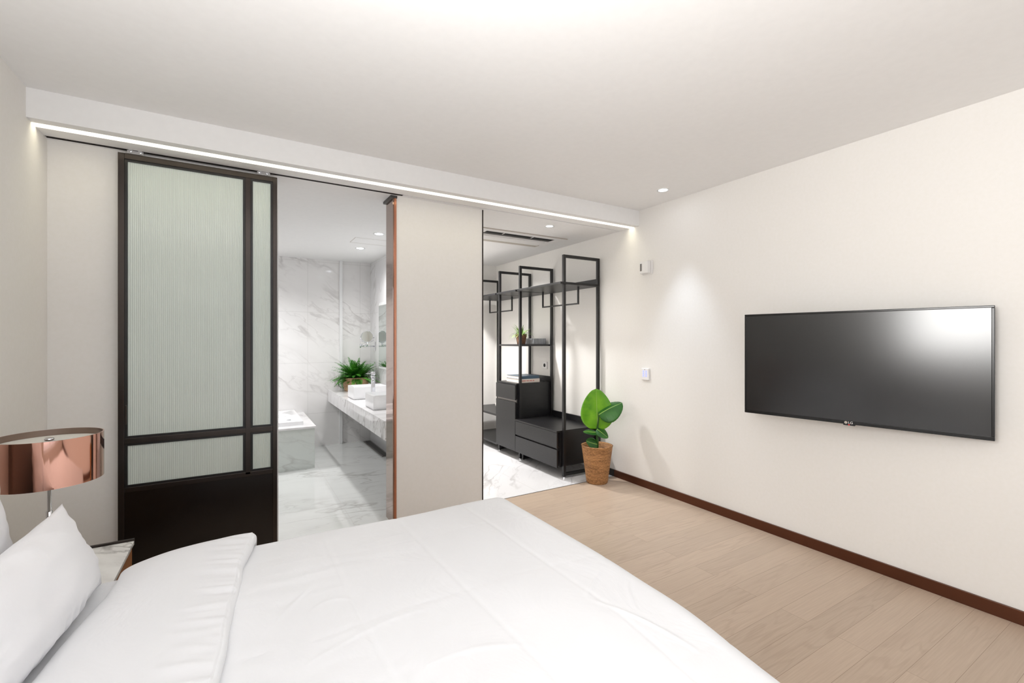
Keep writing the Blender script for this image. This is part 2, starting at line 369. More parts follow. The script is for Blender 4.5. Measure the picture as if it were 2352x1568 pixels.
# frame
for nm, (a, b, z0, z1) in {'left_stile': (D0, -.503, .01, zt), 'right_stile': (.178, D1, .01, zt)}.items():
    MB().box(a, b, DY0, DY1, z0, z1, .0015).build('stile', M['bronze_front'], t)
MB().box(-.503, .178, DY0, DY1, 2.205, zt, .0015).build('top_rail', M['bronze_front'], t)
MB().box(.037, .063, DY0+.001, DY1-.001, .49, 2.205, .0015).build('mullion', M['bronze_front'], t)
MB().box(-.503, .178, DY0+.0015, DY1-.0015, .729, .757, .0015).build('middle_rail', M['bronze_front'], t)
MB().box(-.503, .178, DY0+.001, DY1-.001, .478, .503, .0015).build('lower_rail', M['bronze_front'], t)
MB().box(-.503, .178, DY0+.006, DY1-.006, .01, .478).build('kick_panel', M['black_panel'], t)
def pane(x0, x1, z0, z1):
    # glazing bead
    b = .011
    mb = MB()
    mb.box(x0, x1, DY0+.007, DY1-.007, z0, z0+b); mb.box(x0, x1, DY0+.007, DY1-.007, z1-b, z1)
    mb.box(x0, x0+b, DY0+.007, DY1-.007, z0+b, z1-b); mb.box(x1-b, x1, DY0+.007, DY1-.007, z0+b, z1-b)
    mb.build('glazing_bead', M['bronze_bead'], t)
    n = max(4, int(round((x1-x0)/.009))); w = (x1-x0-2*b)/n; yb = 3.068
    mb = MB(); bm = mb.bm; prev = None
    K = 8
    xs = []
    for i in range(n):
        for k in range(K):
            u = k/K; xs.append((x0+b+(i+u)*w, yb - .0014*math.sqrt(max(0, 1-(2*u-1)**2)) - .001))
    xs.append((x1-b, yb-.001))
    lo = [bm.verts.new((x, y, z0+b)) for x, y in xs]; hi = [bm.verts.new((x, y, z1-b)) for x, y in xs]
    for i in range(len(xs)-1): bm.faces.new((lo[i], lo[i+1], hi[i+1], hi[i]))
    bl0 = bm.verts.new((x0+b, yb+.004, z0+b)); bl1 = bm.verts.new((x1-b, yb+.004, z0+b)); bh0 = bm.verts.new((x0+b, yb+.004, z1-b)); bh1 = bm.verts.new((x1-b, yb+.004, z1-b))
    bm.faces.new((bl1, bl0, bh0, bh1)); bm.faces.new([lo[i] for i in range(len(xs))][::-1]+[bl0, bl1][:0]+[bl0, bl1]) if False else None
    bm.faces.new((bl0, lo[0], hi[0], bh0)); bm.faces.new((lo[-1], bl1, bh1, hi[-1]))
    bm.faces.new(lo[::-1]+[bl0, bl1][::1]); bm.faces.new(hi+[bh1, bh0])
    mb.build('glass_pane', M['reed'], t, smooth=True, auto=50)
for a, b in ((-.503, .037), (.063, .178)):
    pane(a, b, .757, 2.205); pane(a, b, .503, .729)
MB().box(-.500, -.492, DY0-.006, DY0+.002, .83, .93, .002).build('finger_pull', M['bronze'], t)

# ---- cove light
t = thing('cove_light', (1.1, 2.93, 2.3), 'long warm white strip light glowing in the slot under the ceiling beam', 'light')
MB().box(XL+.002, XR-.002, 2.9035, 2.9555, 2.318, 2.344).build('diffuser', M['led'], t)

# ---- downlights
def downlight(x, y, z, r, label, power, spot=100, blend=.6, col=(1, .99, .985), tilt=(0, 0), vis=True):
    t = thing('downlight', (x, y, z), label, 'ceiling light', 'recessed downlights')
    MB().lathe([(r*1.42, 0), (r*1.40, -.004), (r, -.003), (r*.97, .0), (r*.97, .002)], (x, y, z), 28).build('trim_ring', M['trimw'], t, smooth=True)
    MB().lathe([(r*.97, -.0005), (r*.5, -.001), (.001, -.0012)], (x, y, z), 28).build('lens', M['spot'], t)
    l = bpy.data.lights.new('spot_lamp', 'SPOT'); l.energy = power; l.spot_size = math.radians(spot); l.spot_blend = blend
    l.color = col; l.shadow_soft_size = .06
    o = bpy.data.objects.new('spot_lamp', l); COL.objects.link(o); o.location = (0, 0, -.012); o.parent = t
    o.rotation_euler = (tilt[0], tilt[1], 0)
    return t
downlight(2.734, 2.354, ZC, .032, 'small round downlight in the bedroom ceiling near the television wall', 42, 56, .7, (.74, .85, 1))
downlight(2.332, 3.25, ZS, .03, 'small round downlight in the soffit in front of the air conditioner', 22, 120, .8)
downlight(1.66, 4.55, ZS, .03, 'small round downlight at the edge of the white column', 18, 150, .8)
downlight(2.15, 4.45, ZS, .03, 'dressing area downlight behind the white column, facing the drawer cabinet', 170, 150, .8)
downlight(1.09, 4.147, 2.22, .036, 'bathroom ceiling downlight nearer the doorway', 34, 150, .9)
downlight(1.094, 4.906, 2.22, .036, 'bathroom ceiling downlight nearer the back wall, above the basin counter', 42, 150, .9)
downlight(-.3, 5.2, 2.22, .036, 'unseen downlight added over the bathtub as bathroom fill, behind the glazed door', 85, 150, .9)  # no lamp is visible here; added to fill the bathroom with light

# ---- ceiling access panel in bathroom
t = MB().box(.938, 1.38, 4.40, 4.405, 2.2192, 2.222).box(.938, .943, 4.40, 4.654, 2.2192, 2.222).box(.938, 1.38, 4.649, 4.654, 2.2192, 2.222).box(1.375, 1.38, 4.40, 4.654, 2.2192, 2.222).build('access_panel', M['beige'])
tag(t, 'thin seam of square access panel in the bathroom ceiling', 'panel')

# ---- ceiling cassette air conditioner
ax0, ax1, ay0, ay1 = 1.66, 2.785, 3.58, 4.06
t = thing('ceiling_air_conditioner', ((ax0+ax1)/2, (ay0+ay1)/2, ZS), 'white ceiling cassette air conditioner with a long dark outlet slot', 'air conditioner')
zb = ZS-.008
mb = MB()
mb.box(ax0, ax1, ay0, 3.655, zb, ZS, .002); mb.box(ax0, ax1, 3.765, ay1, zb, ZS, .004)
mb.box(ax0, 1.93, 3.655, 3.765, zb, ZS); mb.box(2.69, ax1, 3.655, 3.765, zb, ZS)
mb.build('panel', M['plastic'], t)
MB().box(ax0, ax1, ay0-.005, ay0, zb-.001, ZS).build('edge_seam', M['beige'], t)
MB().box(1.93, 2.69, 3.655, 3.765, ZS-.004, ZS-.001).build('outlet_recess', M['dark'], t)
MB().box(1.94, 2.68, 3.71, 3.76, ZS-.009, ZS-.004, .002).build('louvre', M['darkgrey'], t)
for x in (2.12, 2.44): MB().box(x-.003, x+.003, 3.665, 3.71, ZS-.008, ZS-.004).build('louvre_arm', M['plastic'], t)
MB().box(1.7, 2.66, 3.785, 3.93, zb-.012, zb+.002, .004).build('intake_cover', M['plastic'], t)
MB().box(1.7, 2.70, 3.945, 4.03, zb-.004, zb+.002, .002).build('intake_grille', M['beige'], t)

# ------------------------------------------------------------------ wardrobe system
t = thing('open_wardrobe', (2.76, 4.3, 0), 'black metal open wardrobe of four tall frames with shelves and hanging rails', 'wardrobe')
FY = [3.342, 4.098, 4.537, 5.31]; fx0, fx1 = 2.548, 2.982; ps = .026; zf = 2.045
for i, y in enumerate(FY):
    mb = MB()
    mb.box(fx0, fx0+ps, y-ps/2, y+ps/2, .012, zf, .0015); mb.box(fx1-ps, fx1, y-ps/2, y+ps/2, .012, zf, .0015)
    mb.box(fx0+ps, fx1-ps, y-ps/2, y+ps/2, zf-ps, zf, .001); mb.box(fx0+ps, fx1-ps, y-ps/2, y+ps/2, .02, .02+ps, .001)
    fr = mb.build('upright_frame', M['blackmetal'], t)
    for x in (fx0+ps/2, fx1-ps/2):
        MB().lathe([(.012, 0), (.012, .012)], (x, y, 0), 12, True).build('levelling_foot', M['chrome'], fr)
def shelf(y0, y1, z, x0=2.51, x1=2.978, th=.02, up=.055, name='shelf'):
    mb = MB().box(x0, x1, y0, y1, z-th, z, .001)
    if up: mb.box(x1-.016, x1, y0, y1, z-.001, z+up, .001)
    return mb.build(name, M['blackwood'], t)
zs = 1.795
for a, b in zip(FY, FY[1:]):
    # steel ledge under each top shelf and the board itself
    shelf(a-.016 if a == FY[0] else a+.0135, b-.0135, zs)
MB().box(2.548, 2.978, FY[0]-.018, FY[0]+.018, zs-.022, zs-.021).build('shelf_bracket', M['blackmetal'], t)
def rail(y0, y1):
    x, z, w = 2.80, 1.612, .007
    MB().box(x-w, x+w, y0, y1, z-w, z+w, .001).box(x-w, x+w, y0, y0+2*w, z+w, zs-.02).box(x-w, x+w, y1-2*w, y1, z+w, zs-.02).build('hanging_rail', M['blackmetal'], t)
rail(3.425, 4.03); rail(4.66, 5.23)
shelf(FY[1]+.0135, FY[2]-.0135, 1.213, 2.548, 2.978, .018, 0)
shelf(FY[2]+.014, FY[3]-.014, .415, 2.53, 2.978, .022, .04); shelf(FY[2]+.014, FY[3]-.014, .09, 2.53, 2.978, .022, .04)

# tall cabinet between the second and third frames
t = thing('drawer_cabinet', (2.75, 4.33, .09), 'tall black cabinet with top drawer and door, holding the stacked books', 'cabinet')
c0, c1 = 4.115, 4.522
MB().box(2.535, 2.975, c0, c1, .095, .785, .001).build('body', M['blackwood'], t)
MB().box(2.52, 2.978, c0-.001, c1+.001, .785, .80, .001).build('top_board', M['blackwood'], t)
MB().box(2.962, 2.978, c0, c1, .80, .86, .001).build('upstand', M['blackwood'], t)
MB().box(2.505, 2.523, c0-.004, c1+.004, .625, .783, .0012).build('drawer_front', M['blackwood'], t)
d = MB().box(2.505, 2.523, c0-.004, c1+.004, .088, .603, .0012).build('door', M['blackwood'], t)
MB().box(2.523, 2.536, c0+.004, c1-.004, .595, .632).build('finger_groove', M['drain'], t)
# low bench
t = thing('drawer_bench', (2.75, 3.72, .09), 'low black two-drawer bench beside the rattan planter', 'drawers')
b0, b1 = 3.36, 4.078
MB().box(2.525, 2.975, b0, b1, .10, .418, .001).build('body', M['blackwood'], t)
MB().box(2.488, 2.978, b0-.004, b1+.004, .418, .433, .001).build('top_board', M['blackwood'], t)
MB().box(2.962, 2.978, b0, b1, .433, .492, .001).build('upstand', M['blackwood'], t)
MB().box(2.49, 2.508, b0-.004, b1+.004, .275, .415, .0012).build('drawer_front', M['blackwood'], t)
MB().box(2.49, 2.508, b0-.004, b1+.004, .096, .260, .0012).build('drawer_front', M['blackwood'], t)
MB().box(2.508, 2.526, b0+.01, b1-.01, .25, .285).build('finger_groove', M['shadow_gap'], t)
for y in (4.05,):
    MB().box(2.56, 2.58, y-.011, y+.011, .01, .10, .001).box(2.93, 2.95, y-.011, y+.011, .01, .10, .001).box(2.58, 2.93, y-.011, y+.011, .015, .035, .001).build('sled_leg', M['blackmetal'], t)

# books
def book(x0, x1, y0, y1, z0, z1, cov, label, text=False):
    t = thing('book', ((x0+x1)/2, (y0+y1)/2, z0), label, 'book', 'books stacked on the black cabinet')
    MB().box(x0+.003, x1-.004, y0+.005, y1-.003, z0+.003, z1-.003).build('pages', M['paper'], t)
    MB().box(x0, x1, y0, y1, z0, z0+.003, .0005).box(x0, x1, y0, y1, z1-.003, z1, .0005).box(x0, x1, y0-.001, y0+.004, z0+.001, z1-.001, .0005).build('cover', cov, t)
    if text:
        mb = MB(); x = x0+.03
        for w in (.05, .03, .035, .02):
            mb.box(x, x+w, y0-.0014, y0-.001, (z0+z1)/2-.003, (z0+z1)/2+.004); x += w+.008
        mb.build('spine_print', M['red_ink'], t)
book(2.585, 2.845, 4.150, 4.43, .8002, .84, M['book_red'], 'thick cream book with red print at the bottom of the stack', True)
book(2.588, 2.842, 4.153, 4.425, .8402, .872, M['book_blue'], 'blue covered book lying on top of the cream book')
t = MB().box(2.80, 2.965, 4.20, 4.42, 1.2135, 1.278, .003).build('storage_box', M['greybox']); tag(t, 'flat grey marbled box on the middle shelf beside the small plant', 'box')
t = MB().lathe([(.001, -.07), (.024, -.066), (.028, -.05), (.028, .05), (.024, .066), (.001, .07)], (2.86, 5.05, .4435), 16, axis='X').build('rolled_cloth', M['towel'], smooth=True)
tag(t, 'small white rolled cloth on the low black shelf at the far end', 'cloth')

# small grassy plant
def basket(c, r0, r1, h, matl, parent, rim=True, bulge=0, wall=.008):
    prof = [(.001, 0.0), (r0*.96, 0.0), (r0, .006)]
    for k in range(1, 13):
        u = k/12; prof.append((r0+(r1-r0)*u+bulge*math.sin(PI*u), .006+(h-.006)*u))
    prof += [(r1+wall*.3, h+.004), (r1-wall*.4, h+.007), (r1-wall, h), (r1-wall*1.2, h*.8), (r0*.9+(r1-r0)*.6, h*.78)]
    return MB().lathe(prof, c, 48).build('basket', matl, parent, smooth=True)
def blade(mb, base, ang, length, lift, width, droop=1.6, n=7):
    p = Vector(base); d = Vector((math.cos(ang), math.sin(ang), 0)); side = Vector((-math.sin(ang), math.cos(ang), 0))
    prev = None; el = lift
    for i in range(n+1):
        u = i/n; w = width*math.sin(PI*min(1, .15+.85*u))*.5 if i < n else .0004
        a, b = mb.bm.verts.new(p+side*w), mb.bm.verts.new(p-side*w)
        if prev: mb.bm.faces.new((prev[0], prev[1], b, a))
        prev = (a, b)
        p = p + (d*math.cos(el)+Vector((0, 0, math.sin(el))))*length/n; el -= droop/n
sp = (2.70, 4.30)
t = thing('potted_plant', (sp[0], sp[1], 1.2135), 'small grassy plant in a brown woven pot on the middle shelf', 'plant')
basket((sp[0], sp[1], 1.2135), .045, .063, .105, M['bark'], t)
MB().lathe([(.001, 0), (.052, 0)], (sp[0], sp[1], 1.30), 20).build('soil', M['soil'], t)
mb = MB()
for i in range(80):
    a = random.uniform(0, 2*PI); blade(mb, (sp[0]+.02*math.cos(a), sp[1]+.02*math.sin(a), 1.295), a, random.uniform(.10, .19), random.uniform(.5, 1.5), .011, random.uniform(.8, 2.4))
mb.build('leaves', M['grass'], t)

# ---- socket, sensor, keypad
t = thing('wall_socket', (3.0, 4.258, .976), 'white wall socket with a round recess behind the black wardrobe', 'socket')
MB().box(2.988, 3.0, 4.216, 4.300, .934, 1.014, .003).build('faceplate', M['plastic'], t)
MB().lathe([(.001, -.0125), (.020, -.0125), (.022, -.0115)], (3.0, 4.262, .974), 24, axis='X').build('recess', M['dark'], t)
t = thing('motion_sensor', (3.0, 2.745, 1.88), 'small white box sensor high on the wall beside the wardrobe', 'sensor')
MB().box(2.985, 3.0, 2.688, 2.80, 1.823, 1.937, .004).build('backplate', M['plastic'], t)
MB().box(2.945, 2.986, 2.70, 2.79, 1.828, 1.932, .006).build('housing', M['plastic'], t)
MB().box(2.943, 2.9455, 2.762, 2.782, 1.850, 1.912, .001).build('window', M['drain'], t)
t = thing('wall_keypad', (3.0, 2.765, .971), 'white wall keypad with blue lit buttons below the box sensor', 'keypad')
MB().box(2.984, 3.0, 2.724, 2.806, .922, 1.022, .004).build('body', M['plastic'], t)
for j in range(3):
    for y in (2.75, 2.78):
        z = .995-.019*j
        MB().lathe([(.0055, -.0168), (.0075, -.0168)], (3.0, y, z), 16, axis='X').lathe([(.001, -.0168), (.002, -.0168)], (3.0, y, z), 8, axis='X').build('button', M['key_led'], t)
MB().box(2.9832, 2.984, 2.762, 2.769, 1.008, 1.013).build('indicator', M['darkgrey'], t)

# ------------------------------------------------------------------ television
P0 = Vector((2.93, .646, 0)); P1 = Vector((2.74, 1.715, 0)); W = (P1-P0).length
t = thing('television', ((P0.x+P1.x)/2, (P0.y+P1.y)/2, .811), 'black flat screen television on the wall, turned slightly towards the bed', 'television')
ang = math.atan2(P1.y-P0.y, P1.x-P0.x)
def tvb(name, u0, u1, z0, z1, d0, d1, m, bev=.002, par=None):
    # u along the screen, d depth towards the wall
    mb = MB().box(u0, u1, d0, d1, z0, z1, bev)
    R = Matrix.Translation((P0.x, P0.y, 0)) @ Matrix.Rotation(ang, 4, 'Z')
    # local +y is to the left of the direction; the room lies on that side
    bmesh.ops.transform(mb.bm, matrix=R, verts=mb.bm.verts)
    return mb.build(name, m, par or t)
z0, z1 = .811, 1.426
b = .011
tvb('bezel', 0, W, z0, z0+.018, -.02, .0, M['tvb']); tvb('bezel', 0, W, z1-b, z1, -.02, .0, M['tvb'])
tvb('bezel', 0, b, z0+.018, z1-b, -.02, .0, M['tvb']); tvb('bezel', W-b, W, z0+.018, z1-b, -.02, .0, M['tvb'])
tvb('screen', b, W-b, z0+.018, z1-b, -.02, -.003, M['tvs'], 0)
tvb('back_housing', .01, W-.01, z0+.01, z1-.01, -.032, -.02, M['tvback'])
tvb('logo_tab', W/2-.026, W/2+.026, z0-.006, z0+.004, -.016, .0005, M['tvb'], .001)
tvb('standby_light', W/2-.003, W/2+.003, z0-.0035, z0-.001, .0, .001, M['red_led'], 0)
tvb('wall_bracket', W*.42, W*.58, 1.0, 1.25, -.145, -.032, M['tvback'], .002)
# logo: small disc followed by two letters
cu = bpy.data.curves.new('logo', 'FONT'); cu.body = 'LG'; cu.size = .018; cu.extrude = .0003; cu.align_x = 'LEFT'; cu.align_y = 'CENTER'
to = bpy.data.objects.new('logo_temp', cu); COL.objects.link(to)
dg = bpy.context.evaluated_depsgraph_get(); me = bpy.data.meshes.new_from_object(to.evaluated_get(dg)); bpy.data.objects.remove(to)
me.materials.append(M['plastic'])
lo = bpy.data.objects.new('logo_letters', me); COL.objects.link(lo)
nrm = Vector((-math.sin(ang), math.cos(ang), 0)); tng = Vector((math.cos(ang), math.sin(ang), 0))
# readable from the room: text runs towards decreasing u
base = Vector((P0.x, P0.y, 0)) + tng*(W/2+.004) + nrm*.0012 + Vector((0, 0, z0+.009))
Mx = Matrix.Identity(4); Mx.col[0][:3] = -tng; Mx.col[1][:3] = (0, 0, 1); Mx.col[2][:3] = nrm; Mx.col[3][:3] = base
lo.parent = t; lo.matrix_parent_inverse = Matrix.Translation(-t.location); lo.matrix_basis = Mx
mb = MB().lathe([(.001, 0), (.0072, 0)], (0, 0, 0), 20)
M3 = Mx.copy(); M3.col[3][:3] = base + tng*.010
bmesh.ops.transform(mb.bm, matrix=M3, verts=mb.bm.verts); mb.build('logo_disc', M['beige'], t)

# ------------------------------------------------------------------ banana-leaf plant
pc = Vector((2.744, 3.10, 0))
t = thing('leafy_plant', pc, 'broad-leaved green plant in a tall tapered rattan basket by the black bench', 'plant')
basket(tuple(pc), .094, .137, .325, M['wick'], t, wall=.012)
MB().lathe([(.001, 0), (.118, 0)], (pc.x, pc.y, .27), 32).build('soil', M['soil'], t)
st = [pc+Vector((0, 0, .26)), pc+Vector((.004, 0, .36)), pc+Vector((.0, .0, .46)), pc+Vector((-.004, -.025, .56)), pc+Vector((-.012, -.038, .615))]
MB().tube(st, [.014, .012, .010, .006, .004]).build('stem', M['stem'], t, smooth=True)
def leaf(base, tip_dir, normal, length, width, m, curl=.0, fold=.15, bend=.3, wav=.0012, shape=.8):
    """base point, direction of midrib, normal of blade; length and full width"""
    d = Vector(tip_dir).normalized(); n = Vector(normal); n = (n-d*n.dot(d)).normalized(); s = d.cross(n).normalized(); base = Vector(base)
    nu, nv = 26, 16
    def f(u, v):
        x = 2*v-1
        prof = math.sqrt(max(0, 1-((u-.38)/(.62 if u > .38 else .41))**2))*(1-.3*u**3)
        w = width/2*prof
        bendz = -bend*length*(u**2)
        p = base + d*(length*u - curl*abs(x)*w*.3) + s*(x*w) + n*(bendz + fold*abs(x)*w - curl*(abs(x)**2)*w + wav*math.sin(u*60+x*2)*abs(x))
        return p
    o = MB().grid(f, nu, nv).build('leaf', m, t, smooth=True)
    md = o.modifiers.new('thick', 'SOLIDIFY'); md.thickness = .0012
    r = [f(k/12*.97, .5) - n*.0 for k in range(13)]
    MB().tube([p + n*.0008 for p in r], [.0042*(1-.75*k/12) for k in range(13)], 8).build('midrib', M['midrib'], o, smooth=True)
    return o
V = Vector
toc = V((-.68, -.73, .1)).normalized()          # roughly towards the bed
rt = V((.86, -.51, 0))                          # to the right as seen from the bed
# big upright leaf behind
b0_ = pc+V((.006, 0, .47))
leaf(b0_ + V((-.0, .0, .0)), V((-.0, .02, 1)) - rt*.02, toc, .36, .295, M['leaf_bright'], curl=.12, fold=.06, bend=-.02, shape=.72)
# darker folded leaf in front, leaning right
leaf(pc+V((.012, -.012, .60)) + toc*.035, V((0, 0, .55)) + rt*.80 + toc*.2, toc*.75+V((0, 0, .7)) - rt*.3, .225, .215, M['leaf_dark'], curl=.25, fold=-.25, bend=.2)
# collar leaves
leaf(pc+V((0, 0, .44)) + toc*.012, -rt*.9+V((0, 0, .12))+toc*.3, V((0, 0, 1)) + toc*.5, .135, .085, M['leaf_dark'], curl=.2, bend=.05, shape=.8)
leaf(pc+V((0, 0, .47)) + toc*.012, rt*.75+V((0, 0, -.5))+toc*.3, V((0, 0, 1)) + toc*.9, .12, .10, M['leaf_dark'], curl=.2, bend=.1, shape=.6)
leaf(pc+V((0, 0, .335)) + toc*.012, -rt*.9+V((0, 0, .25))+toc*.35, V((0, 0, .5)) + toc*.9, .125, .105, M['leaf_dark'], curl=.2, bend=-.15, shape=.8)

# ------------------------------------------------------------------ bathroom
# tub
t = thing('bathtub', (.0, 5.35, 0), 'white built-in bathtub in a low marble platform behind the glazed door', 'bathtub')
mb = MB().box(-1.198, .650, 4.870, 5.854, .0, .395)
mb.build('surround', M['mb_tub'], t)
MB().box(-1.198, .663, 4.858, 5.854, .395, .415, .002).build('deck', M['mb_deck'], t)
# rim with an oval basin sunk in it
cx, cy, ra, rb = -.14, 5.42, .60, .33
mb = MB(); bm = mb.bm; n = 64
def rect(a, x0, x1, y0, y1):
    c, s_ = math.cos(a), math.sin(a); hx, hy = (x1-x0)/2, (y1-y0)/2
    k = min(hx/abs(c) if abs(c) > 1e-6 else 1e9, hy/abs(s_) if abs(s_) > 1e-6 else 1e9)
    return ((x0+x1)/2+c*k, (y0+y1)/2+s_*k)
X0, X1, Y0, Y1 = -.84, .56, 4.985, 5.85
angs = sorted([2*PI*i/n for i in range(n)]+[math.atan2((Y1-Y0), (X1-X0)) % (2*PI), math.atan2((Y1-Y0), -(X1-X0)) % (2*PI), math.atan2(-(Y1-Y0), -(X1-X0)) % (2*PI), math.atan2(-(Y1-Y0), (X1-X0)) % (2*PI)])
n = len(angs); rings = []
for kind, z in (('r', .415), ('r', .452), (1.06, .452), (1.03, .462), (1.0, .462), (.96, .45), (.9, .36), (.8, .18), (.6, .12), (.02, .115)):
    ring = []
    for a in angs:
        if kind == 'r': x, y = rect(a, X0, X1, Y0, Y1)
        else: x, y = cx+ra*kind*math.cos(a), cy+rb*kind*math.sin(a)
        ring.append(bm.verts.new((x, y, z)))
    rings.append(ring)
for a, b_ in zip(rings, rings[1:]):
    for i in range(n): bm.faces.new((a[i], a[(i+1) % n], b_[(i+1) % n], b_[i]))
mb.build('tub', M['white_gloss'], t, smooth=True, auto=35)
MB().lathe([(.001, .006), (.018, .006), (.022, 0)], (.44, 5.12, .452), 20).build('control_knob', M['chrome'], t, smooth=True)
# counter
t = thing('vanity_counter', (1.18, 4.6, .515), 'thick grey-veined marble counter fixed along the bathroom wall', 'counter')
MB().box(.929, 1.43, 3.36, 5.856, .522, .668, .002).build('slab', M['mb_counter'], t)
# basins
def basin(x0, x1, y0, y1, label):
    t = thing('wash_basin', ((x0+x1)/2, (y0+y1)/2, .668), label, 'basin', 'white basins on the marble counter')
    z0_, z1_ = .668, .792; w = .012
    mb = MB(); bm = mb.bm
    def ring(x0, x1, y0, y1, z): return [bm.verts.new(p) for p in ((x0, y0, z), (x1, y0, z), (x1, y1, z), (x0, y1, z))]
    rs = [ring(x0+.004, x1-.004, y0+.004, y1-.004, z0_), ring(x0, x1, y0, y1, z0_+.005), ring(x0, x1, y0, y1, z1_), ring(x0+w, x1-w, y0+w, y1-w, z1_), ring(x0+w+.004, x1-w-.004, y0+w+.004, y1-w-.004, z0_+.03), ]
    for a, b_ in zip(rs, rs[1:]):
        for i in range(4): bm.faces.new((a[i], a[(i+1) % 4], b_[(i+1) % 4], b_[i]))
    bm.faces.new(rs[0][::-1]); bm.faces.new(rs[-1])
    bmesh.ops.bevel(bm, geom=list(bm.edges), offset=.003, segments=2, affect='EDGES')
    mb.build('bowl', M['white_gloss'], t, smooth=True, auto=40)
    MB().lathe([(.001, .004), (.02, .004), (.022, 0)], ((x0+x1)/2, (y0+y1)/2, z0_+.03), 20).build('drain_plug', M['chrome'], t, smooth=True)
basin(.984, 1.32, 4.69, 4.97, 'white rectangular basin farther from the doorway, in front of the fern')
basin(.984, 1.32, 3.92, 4.21, 'white rectangular basin nearer the doorway')
# tap
tx, ty = 1.09, 4.36
t = thing('basin_tap', (tx, ty, .668), 'tall chrome tap standing between the two white basins', 'tap')
MB().lathe([(.026, 0), (.026, .006), (.02, .008)], (tx, ty, .668), 20, True).build('base', M['chrome'], t, smooth=True)
MB().box(tx-.017, tx+.017, ty-.02, ty+.02, .674, .93, .006, 3).build('body', M['chrome'], t, smooth=True, auto=40)
MB().tube([(tx, ty, .90), (tx-.02, ty-.05, .905), (tx-.03, ty-.12, .895), (tx-.033, ty-.13, .88)], [.014, .013, .012, .011]).build('spout', M['chrome'], t, smooth=True)
MB().box(tx-.016, tx+.016, ty-.03, ty+.03, .935, .965, .005, 3).build('lever', M['chrome'], t, smooth=True, auto=40)
MB().box(tx-.06, tx-.015, ty+.0, ty+.008, .945, .952, .002).build('lever_handle', M['chrome'], t)
# wall mirror
t = thing('wall_mirror', (1.43, 4.5, .957), 'frameless rectangular mirror on the bathroom wall above the counter', 'mirror')
MB().box(1.415, 1.43, 3.55, 5.39, .93, 1.69, .002).build('edge', M['trimw'], t)
MB().box(1.412, 1.4155, 3.555, 5.385, .957, 1.66, .001).build('glass', M['silver'], t)
# magnifying mirror
t = thing('magnifying_mirror', (1.43, 5.606, 1.18), 'round chrome shaving mirror on a jointed arm above the fern', 'mirror')
MB().box(1.418, 1.43, 5.59, 5.622, 1.13, 1.235, .003).build('wall_plate', M['chrome'], t)
MB().tube([(1.42, 5.606, 1.185), (1.25, 5.585, 1.185)], .007).tube([(1.25, 5.585, 1.17), (1.25, 5.585, 1.212)], .010).tube([(1.25, 5.585, 1.2), (1.325, 5.56, 1.2)], .006).tube([(1.325, 5.56, 1.19), (1.325, 5.56, 1.232)], .008).build('arm', M['chrome'], t, smooth=True)
ring = MB()
cm = V((1.322, 5.56, 1.30)); nn = V((-.25, -.97, 0)).normalized(); uu = V((0, 0, 1)); ss = nn.cross(uu)
def torus(u, v, R=.068, r=.0045):
    a, b_ = 2*PI*u, 2*PI*v; o_ = ss*math.cos(a)+uu*math.sin(a)
    return cm + o_*(R+r*math.cos(b_)) + nn*(r*math.sin(b_))
ring.grid(torus, 40, 10).build('rim', M['chrome'], t, smooth=True)
mb = MB(); vs = [mb.bm.verts.new(cm+nn*.001+(ss*math.cos(2*PI*i/40)+uu*math.sin(2*PI*i/40))*.067) for i in range(40)]; mb.bm.faces.new(vs)
r_ = bmesh.ops.extrude_face_region(mb.bm, geom=list(mb.bm.faces)); bmesh.ops.translate(mb.bm, vec=-nn*.004, verts=[v for v in r_['geom'] if isinstance(v, bmesh.types.BMVert)])
mb.build('glass', M['silver'], t)
for sg in (-1, 1): MB().tube([cm+ss*sg*.070, cm+ss*sg*.082], .005).build('pivot', M['chrome'], t, smooth=True)
MB().tube([cm+ss*.078-uu*0, cm+ss*.07-uu*.05, cm-uu*.078, cm-ss*.07-uu*.05, cm-ss*.078], .003).build('yoke', M['chrome'], t, smooth=True)
# floor drain
t = thing('floor_drain', (1.38, 5.45, 0), 'grey metal drain channel on the bathroom floor under the counter', 'drain')
MB().box(1.335, 1.42, 4.95, 5.80, .0, .006, .001).build('frame', M['drain'], t)
MB().box(1.35, 1.405, 4.965, 5.785, .006, .0085, .001).build('grate', M['darkgrey'], t)
